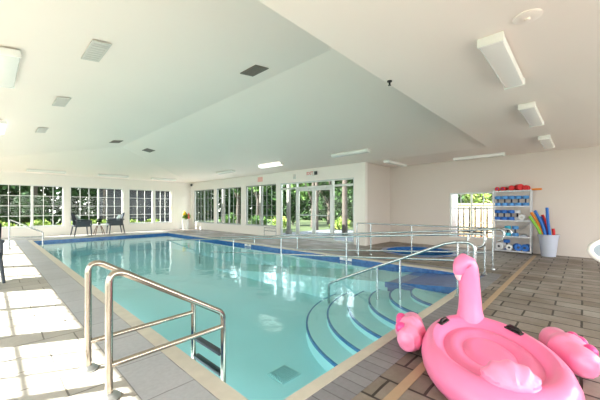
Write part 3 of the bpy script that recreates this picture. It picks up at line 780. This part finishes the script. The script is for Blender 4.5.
c3 = dup(c1, (-.24, 7.35, 0), math.radians(120), 'dark wicker armchair cut by the picture edge on the sunny deck', 'wicker armchair on the sunny deck')
def cushion(label, loc, rot):
    b = B(); blob(b, (0, 0, 0), (.21, .21, .075), 20, 10, lambda v: 1)
    for v in b.verts:
        n_ = max(abs(v.co.x), abs(v.co.y), 1e-4); rr = math.hypot(v.co.x, v.co.y)
        k = (rr/n_)**.7; v.co.x *= k; v.co.y *= k
    o = obj('cushion', b, M['cushion'], None); o.location = loc; o.rotation_euler = rot
    tag(o, label, 'cushion', 'pale cushions on the wicker chairs')
cushion('pale cushion leaning in the chair nearest the entry handrail', (2.88, 17.0, .75), (0, math.radians(75), math.radians(5)))
cushion('pale cushion leaning in the chair nearest the corner planter', (4.6, 17.2, .75), (0, math.radians(75), math.radians(178)))
t = thing('side_table', 'small round pale table between the two wicker chairs', 'table', (3.72, 17.05, 0))
b = B(); lathe(b, [(.02, .44), (.36, .44), (.37, .45), (.37, .465), (.36, .475), (.02, .475)], 28); obj('tabletop', b, M['white'], t)
for k in range(4):
    a = PI/4+PI/2*k; b = B(); tube(b, [(.1*math.cos(a), .1*math.sin(a), .44), (.2*math.cos(a), .2*math.sin(a), .22), (.27*math.cos(a), .27*math.sin(a), 0)], .016, 8); obj('leg', b, M['brown'], t)

def leaf_mesh(name, centers, radii, n, size, m, parent, seed, flat_=False):
    rng = np.random.default_rng(seed)
    centers = np.array(centers, float); radii = np.array(radii, float)
    idx = rng.integers(0, len(centers), n)
    d = rng.normal(size=(n, 3)); d /= np.linalg.norm(d, axis=1)[:, None]
    rr = rng.random(n)**.45
    P = centers[idx]+d*radii[idx]*rr[:, None]
    u = rng.normal(size=(n, 3)); u /= np.linalg.norm(u, axis=1)[:, None]
    v = np.cross(u, rng.normal(size=(n, 3))); v /= np.linalg.norm(v, axis=1)[:, None]
    s = size*(.6+.8*rng.random(n))[:, None]
    V = np.stack([P-u*s, P-v*s*.45, P+u*s, P+v*s*.45], 1).reshape(-1, 3)
    me = bpy.data.meshes.new(name); F = [(4*i, 4*i+1, 4*i+2, 4*i+3) for i in range(n)]
    me.from_pydata(V.tolist(), [], F); me.materials.append(m)
    o = bpy.data.objects.new(name, me); C.objects.link(o); o.parent = parent
    return o
# flower pot on table and the corner planter
t = thing('potted_flowers', 'small leafy potted plant on the round table', 'plant', (3.72, 17.05, .475))
b = B(); lathe(b, [(.05, 0), (.07, .1), (.075, .1), (.065, .09), (.01, .085)], 16); obj('pot', b, M['dark'], t)
leaf_mesh('leaves', [(0, 0, .2)], [(.13, .13, .11)], 160, .05, M['leafd'], t, 3)
t = thing('corner_planter', 'tall white planter with yellow and coral flowers in the far corner', 'planter', (8.25, 17.45, 0))
b = B(); lathe(b, [(.14, 0), (.15, 0), (.2, .58), (.215, .6), (.2, .6), (.185, .56), (.01, .55)], 24); obj('pot', b, M['white'], t)
leaf_mesh('leaves', [(-.02, 0, .75), (.1, -.1, .8)], [(.16, .16, .18), (.14, .14, .14)], 160, .09, M['leafp'], t, 4)
b = B()
for k in range(5): blob(b, (-.12+.03*k, .02*(-1)**k, .92+.06*(k % 3)), (.05, .05, .08), 10, 6)
obj('yellow_flower', b, M['flowery'], t)
b = B()
for k in range(7): blob(b, (.1+.035*math.cos(k*2), -.16-.05*(k % 3), .68+.05*k % .3), (.05, .06, .05), 10, 6)
obj('coral_flower', b, M['flowerr'], t)

# white tubular lounger cut by the right picture edge
t = thing('tube_lounger', 'white rimmed lounger with grey mesh, cut off at the picture edge by beige wall', 'lounger', (4.78, -.37, 0), math.radians(-46.4))
b = B(); hw, hl, tl = .18, .42, math.radians(50)
rimp = [Vector((hl*math.cos(2*PI*k/40), hw*math.sin(2*PI*k/40)*math.cos(tl), .80+hw*math.sin(2*PI*k/40)*math.sin(tl))) for k in range(41)]
tube(b, rimp, .026, 12, False); rm = obj('rim', b, M['white'], t)
b = B(); ct = Vector((0, 0, .80)); b.faces.new([b.verts.new(ct+(p-ct)*.95) for p in rimp[:-1]]); obj('mesh_panel', b, M['mesh'], t, False)
b = B(); tube(b, [(.2, -.12, .68), (.3, -.3, .42), (.3, -.75, .4)], .02, 10); tube(b, [(.42, -.12, .68), (.75, -.3, .42), (.75, -.75, .4)], .02, 10); tube(b, [(.3, -.75, .4), (.75, -.75, .4)], .02, 10); obj('seat_frame', b, M['white'], t)
b = B(); box(b, .31, .74, -.74, -.3, .405, .415); obj('seat_panel', b, M['mesh'], t, False)
for x, y in ((.3, -.32), (.75, -.32), (.3, -.73), (.75, -.73)):
    b = B(); tube(b, [(x, y, .41), (x, y, 0)], .018, 10); obj('leg', b, M['white'], t)

# ------------------------------------------------------------------ outdoors
bm = B(); G = 60
zg = -.06
ringbox(bm, (-30, 46, -24, 60), (XL-.15, XS+.15, YN-.15, YF+.15), zg-.1, zg)
o = struct('ground_lawn', bm, M['lawn'])
bm = B(); box(bm, XW+.15, 15.2, YJ+.15, 11.5, zg-.02, zg+.03); o = struct('pavement_patio', bm, M['patio'])
bm = B(); box(bm, XS+.15, 16.0, -3, YJ+.15, zg-.02, zg+.032); o = struct('pavement_side', bm, M['patior'])

def tree(name, label, x, y, h, rad, trunk_r, lm, seed, n=1900, lean=0., trunk_h=.45, group='trees outside the windows', size=.16):
    rng = random.Random(seed)
    t = thing(name, label, 'tree', (x, y, zg), 0, group)
    b = B(); th = h*trunk_h
    tube(b, [(0, 0, 0), (lean*.4, .02, th*.5), (lean, .0, th), (lean*1.4, .1, h*.75)], [trunk_r*1.2, trunk_r, trunk_r*.85, trunk_r*.3], 12)
    for k in range(4):
        a = rng.random()*6.3; tube(b, [(lean*.9, 0, th*.9), (lean+rad*.5*math.cos(a), rad*.5*math.sin(a), th+h*.18)], [trunk_r*.45, trunk_r*.15], 8)
    obj('trunk', b, M['bark'], t)
    cs, rs = [], []
    for k in range(11):
        a = rng.random()*6.3; q = rng.random()**.5*rad*.75; zz = th*1.05+(h-th)*(.1+.85*rng.random())
        cs.append((lean+q*math.cos(a), q*math.sin(a), zz)); r_ = rad*(.36+.25*rng.random()); rs.append((r_, r_, r_*.75))
    leaf_mesh('crown', cs, rs, n, size, lm, t, seed)
    return t
def bush(label, x, y, h, rad, lm, seed, n=900, size=.09, group='shrubs outside the windows', ry=None):
    t = thing('garden_shrub', label, 'shrub', (x, y, zg), 0, group)
    b = B()
    for k in range(5):
        a = k*1.26; tube(b, [(0, 0, 0), (rad*.4*math.cos(a), rad*.4*math.sin(a), h*.7)], [.03, .01], 6)
    obj('stem', b, M['bark'], t)
    rng = random.Random(seed); cs = []; rs = []; ry = ry or rad
    for k in range(7):
        cs.append((rad*.6*(2*rng.random()-1), ry*.6*(2*rng.random()-1), h*(.35+.35*rng.random()))); rs.append((rad*.55, ry*.55, h*.34))
    leaf_mesh('foliage', cs, rs, n, size, lm, t, seed)
# beyond the far wall
FT = [(-1.6, 25.2, 8, 1.6, .2, 'leafm', .3, 'lighter tree through the outer half of the handrail window'), (2.0, 25.4, 8, 1.6, .16, 'leafd', .3, 'dark tree between the handrail window and the first wicker chair'), (3.15, 21.9, 6.5, .6, .09, 'leafm', .42, 'pale slim trunk seen just behind the first wicker chair'), (5.1, 22.2, 6.5, .5, .07, 'leafd', .5, 'thin dark trunk seen above the small round table'), (5.9, 26.6, 8, 1.7, .2, 'leafd', .3, 'dark tree over the grey outbuilding behind the second wicker chair'), (9.9, 26.8, 8, 1.7, .2, 'leafd', .3, 'dark tree over the grey outbuilding by the narrow window')]
for i, (x, y, h, r, tr, lm, th, lb) in enumerate(FT):
    tree('garden_tree', lb, x, y, h, r, tr, M[lm], 20+i, 2200 if r > 1 else 900, .05, th, size=.16)
def treeline(name, x0, x1, y0, y1, n, size, seed, lm):
    o = leaf_mesh(name, [(0, 0, 0)], [(1, 1, 1)], n, size, lm, None, seed)
    rng = np.random.default_rng(seed); me = o.data
    co_ = np.empty(len(me.vertices)*3, np.float32); me.vertices.foreach_get('co', co_); co_ = co_.reshape(-1, 4, 3)
    ctr = co_.mean(1, keepdims=True); px = x0+(x1-x0)*rng.random(n); py = y0+(y1-y0)*rng.random(n)
    top = 6.2+1.2*np.sin(px*.9+py*.7)+.6*np.sin(px*2.3)
    new = np.stack([px, py, zg+top*rng.random(n)], 1)[:, None, :]
    me.vertices.foreach_set('co', (co_-ctr+new).astype(np.float32).ravel()); me.update()
    return tag(o, 'dense dark woodland far beyond the '+('far windows' if name == 'woodland' else 'glass doors and side windows'), 'woodland', None, 'stuff')
treeline('woodland', -14, 31, 31, 33.5, 32000, .3, 301, M['leafd'])
treeline('woodland_belt', 24.5, 27.5, -6, 30.5, 22000, .32, 302, M['leafd'])
SH = [(.3, 20.6, 'leafl'), (1.7, 20.7, 'leafl'), (3.2, 20.5, 'leafl'), (4.6, 20.6, 'leafl'), (6.0, 20.6, 'leafl'), (7.4, 20.5, 'leafl')]
sl = ['bright low shrub under the handrail window, outer end', 'bright low shrub under the handrail window, inner end', 'bright low shrub behind the first wicker chair', 'bright low shrub behind the small round table', 'bright low shrub behind the second wicker chair', 'bright low shrub under the narrow far window']
for i, (x, y, lm) in enumerate(SH): bush(sl[i], x, y, .72, .64, M[lm], 50+i, 700, .07, 'low shrubs outside the far windows', .4)
for i, (x, y, lb) in enumerate(((-.4, 22.4, 'dark tall shrub behind the bright hedge, outer half of handrail window'), (1.6, 22.6, 'dark tall shrub behind the bright hedge, inner half of handrail window'))): bush(lb, x, y, 2.4, 1.0, M['leafd'], 60+i, 1500, .13, 'dark shrubs outside the far windows')
# grey outbuilding seen through the far windows
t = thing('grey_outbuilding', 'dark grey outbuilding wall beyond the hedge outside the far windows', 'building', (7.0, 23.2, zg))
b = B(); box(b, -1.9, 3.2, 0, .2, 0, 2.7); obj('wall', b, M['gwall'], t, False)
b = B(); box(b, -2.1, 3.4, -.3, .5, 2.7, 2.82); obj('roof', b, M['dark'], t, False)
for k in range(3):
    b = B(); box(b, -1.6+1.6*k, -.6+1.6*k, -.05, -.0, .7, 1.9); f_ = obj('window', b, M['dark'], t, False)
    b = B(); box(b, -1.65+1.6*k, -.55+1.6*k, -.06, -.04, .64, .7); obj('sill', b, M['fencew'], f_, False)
# beyond the window wall
WT = [(14.2, 20.6, 8, 1.6, .16, 'leafd', .25, 'dark tree outside the window nearest the planter'), (13.4, 17.0, 7, 1.3, .13, 'leafm', .3, 'leafy tree outside between the two farther windows'), (15.6, 13.6, 7.5, 1.7, .16, 'leafm', .22, 'leafy tree outside the middle window'), (13.6, 11.6, 7, .9, .11, 'leafd', .5, 'slim tree outside the wide window beside the doors'), (19.5, 10.9, 8, 1.4, .2, 'leafm', .15, 'broad tree far beyond the glass doors'), (19.8, 6.4, 8, 1.5, .18, 'leafm', .15, 'broad tree far beyond the side light'), (19.5, 15.2, 9, 1.7, .2, 'leafd', .15, 'dark tall tree in the back behind the middle window'), (11.9, 8.35, 6.5, 1.2, .12, 'leafm', .72, 'brown palm-like trunk right outside the glass doors')]
for i, (x, y, h, r, tr, lm, th, lb) in enumerate(WT): tree('garden_tree', lb, x, y, h, r, tr, M[lm], 80+i, 2400, .05, th, size=.18)
WB = [(12.3, 18.9, 1.0, .7, 'leafm', 'mid green shrub outside the window nearest the planter'), (12.2, 15.4, .9, .7, 'leafm', 'mid green shrub outside the middle window, planter side'), (12.4, 13.6, .9, .7, 'leafl', 'light green shrub outside the middle window, door side'), (14.9, 10.6, .8, .7, 'leafl', 'light green shrub beyond the far door leaf'), (15.6, 8.8, .9, .75, 'leafl', 'light green shrub beyond the meeting of door leaves'), (15.3, 6.9, 1.2, .75, 'leafl', 'light green shrub behind the brown planter box'), (17.2, 8.6, 2.8, 1.0, 'leafm', 'tall shrub far beyond the glass doors'), (17.4, 12.0, 3.0, 1.0, 'leafd', 'tall dark shrub beyond the wide window'), (16.4, 16.4, 3.0, 1.0, 'leafd', 'tall dark shrub beyond the middle window'), (17.3, 6.1, 2.6, .7, 'leafm', 'tall shrub beyond the side light by the recess')]
for i, (x, y, h, r, lm, lb) in enumerate(WB): bush(lb, x, y, h, r, M[lm], 120+i, 1300 if h > 2 else 800, .13 if h > 2 else .08, 'shrubs outside the window wall')
t = thing('planter_bench', 'brown wooden planter bench on patio outside the side light', 'bench', (13.4, 6.85, zg+.03))
b = B(); box(b, -.25, .25, -1.0, 1.0, .4, .46); box(b, -.25, .25, -1.0, 1.0, .5, .82); obj('planks', b, M['brown'], t, False)
for yy in (-.85, .85):
    b = B(); box(b, -.22, .22, yy-.06, yy+.06, 0, .42); obj('leg', b, M['brown'], t, False)
b = B(); box(b, -.2, .2, -.9, .9, .82, .86); obj('soil', b, M['bark'], t, False)
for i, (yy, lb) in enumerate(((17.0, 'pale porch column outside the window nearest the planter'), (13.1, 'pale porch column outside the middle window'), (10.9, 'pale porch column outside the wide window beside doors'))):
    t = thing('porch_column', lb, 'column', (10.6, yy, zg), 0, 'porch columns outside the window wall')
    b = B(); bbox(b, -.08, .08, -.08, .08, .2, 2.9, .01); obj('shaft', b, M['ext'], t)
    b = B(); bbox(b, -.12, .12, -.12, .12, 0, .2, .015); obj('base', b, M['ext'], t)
# outside the shelf wall window
t = thing('iron_fence', 'dark iron railing fence outside the small shelf wall window', 'fence', (13.0, 0, zg))
for z in (.4, 1.3):
    b = B(); box(b, -.02, .02, -2, 7, z, z+.05); obj('fence_rail', b, M['iron'], t, False)
b = B()
for k in range(45): box(b, -.02, .02, -2+.2*k, -1.955+.2*k, .1, 1.4)
obj('pickets', b, M['iron'], t, False)
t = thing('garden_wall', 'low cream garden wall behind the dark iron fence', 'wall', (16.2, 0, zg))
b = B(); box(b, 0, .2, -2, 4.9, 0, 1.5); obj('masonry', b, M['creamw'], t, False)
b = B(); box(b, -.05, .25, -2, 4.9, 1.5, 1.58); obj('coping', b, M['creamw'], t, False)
t = thing('patio_column', 'white patio column outside the small shelf wall window', 'column', (12.2, 3.55, zg))
b = B(); bbox(b, -.1, .1, -.1, .1, .15, 3, .01); obj('shaft', b, M['fwhite'], t)
b = B(); bbox(b, -.15, .15, -.15, .15, 0, .15, .01); obj('base', b, M['fwhite'], t)
for i, (yy, lb) in enumerate(((4.0, 'olive shrub behind the cream garden wall, near the recess'), (1.7, 'olive shrub behind the cream garden wall, near the shelving'))): bush(lb, 17.6, yy, 3.0, .62, M['leafl'], 150+i, 900, .12, 'shrubs behind the garden wall')
tree('garden_tree', 'dark tree far behind the cream garden wall outside the small window', 21.0, 2.4, 8, 1.5, .18, M['leafm'], 160, 2000, 0, .25, size=.18)

# ------------------------------------------------------------------ light
w = bpy.data.worlds.new('sky'); SC.world = w; w.use_nodes = True
nt = w.node_tree; bg = nt.nodes['Background']; N = nt.nodes.new; L = nt.links.new
tc = N('ShaderNodeTexCoord'); sp_ = N('ShaderNodeSeparateXYZ'); cr = N('ShaderNodeValToRGB')
cr.color_ramp.elements[0].position = .0; cr.color_ramp.elements[0].color = (1, .97, .92, 1)
cr.color_ramp.elements[1].position = .7; cr.color_ramp.elements[1].color = (.72, .86, 1, 1)
L(tc.outputs['Generated'], sp_.inputs[0]); L(sp_.outputs['Z'], cr.inputs[0]); L(cr.outputs[0], bg.inputs['Color'])
bg.inputs['Strength'].default_value = 6.4
sun = bpy.data.lights.new('sun', 'SUN'); so = bpy.data.objects.new('sun', sun); C.objects.link(so)
sun.energy = 38; sun.angle = math.radians(.6); sun.color = (1, .965, .92)
d = Vector((.88*math.cos(math.radians(37)), -.47*math.cos(math.radians(37)), -math.sin(math.radians(37))))
so.rotation_euler = d.to_track_quat('-Z', 'Y').to_euler(); so.location = (-10, 15, 12)
def portal(loc, rot, sx, sy):
    l = bpy.data.lights.new('window_portal', 'AREA'); l.shape = 'RECTANGLE'; l.size = sx; l.size_y = sy; l.cycles.is_portal = True
    o = bpy.data.objects.new('window_portal', l); C.objects.link(o); o.location = loc; o.rotation_euler = rot
portal((XL-.12, 7, 1.4), (PI/2, 0, -PI/2), 22, 2.1)
portal((3.5, YF+.12, 1.4), (PI/2, 0, PI), 9, 2.0)
portal((XW+.13, 11.7, 1.25), (PI/2, 0, PI/2), 12.5, 2.4)
portal((4.4, YN-.12, 1.4), (PI/2, 0, 0), 12, 2.3)
def lamp(loc, rot, sx, sy, e, col=(1, .97, .93)):
    l = bpy.data.lights.new('fill_light', 'AREA'); l.shape = 'RECTANGLE'; l.size = sx; l.size_y = sy; l.energy = e; l.color = col
    o = bpy.data.objects.new('fill_light', l); C.objects.link(o); o.location = loc; o.rotation_euler = rot
lamp((4.5, -3.8, 1.5), (math.radians(90), 0, 0), 10, 2.2, 200)  # unseen fill light added along the near wall to brighten the room

lamp((XL+.25, 9.5, .35), (0, math.radians(-155), 0), 1.0, 15, 80, (1, .985, .95))  # unseen uplight added, imitating sun bounced up from the deck
def pool_fill(loc, rot, e):  # underwater fill lights added to brighten the pool, no fittings modelled
    l = bpy.data.lights.new('pool_fill', 'AREA'); l.shape = 'RECTANGLE'; l.size = 2.4; l.size_y = .35; l.energy = e; l.color = (.93, 1, .99)
    q = bpy.data.objects.new('pool_fill', l); C.objects.link(q); q.location = loc; q.rotation_euler = rot
for y in (3.2, 6.6, 10.0, 13.4): pool_fill((PX0+.02, y, -.45), (PI/2, 0, -PI/2), 14)
pool_fill((2.4, PY0+.02, -.45), (PI/2, 0, 0), 8)
# ------------------------------------------------------------------ camera
cam = bpy.data.cameras.new('camera'); co = bpy.data.objects.new('camera', cam); C.objects.link(co)
co.location = (0, 0, H); co.rotation_euler = (PI/2, 0, math.radians(43.62-90))
cam.sensor_width = 36; cam.lens = 297/600*36; cam.shift_y = 8/600; cam.clip_start = .05
SC.camera = co
SC.view_settings.view_transform = 'Standard'; SC.view_settings.look = 'None'; SC.view_settings.exposure = .1
SC.cycles.use_denoising = True
SC.cycles.max_bounces = 12; SC.cycles.diffuse_bounces = 6; SC.cycles.transparent_max_bounces = 24
SC.cycles.sample_clamp_indirect = 6
SC.cycles.caustics_reflective = False; SC.cycles.caustics_refractive = False
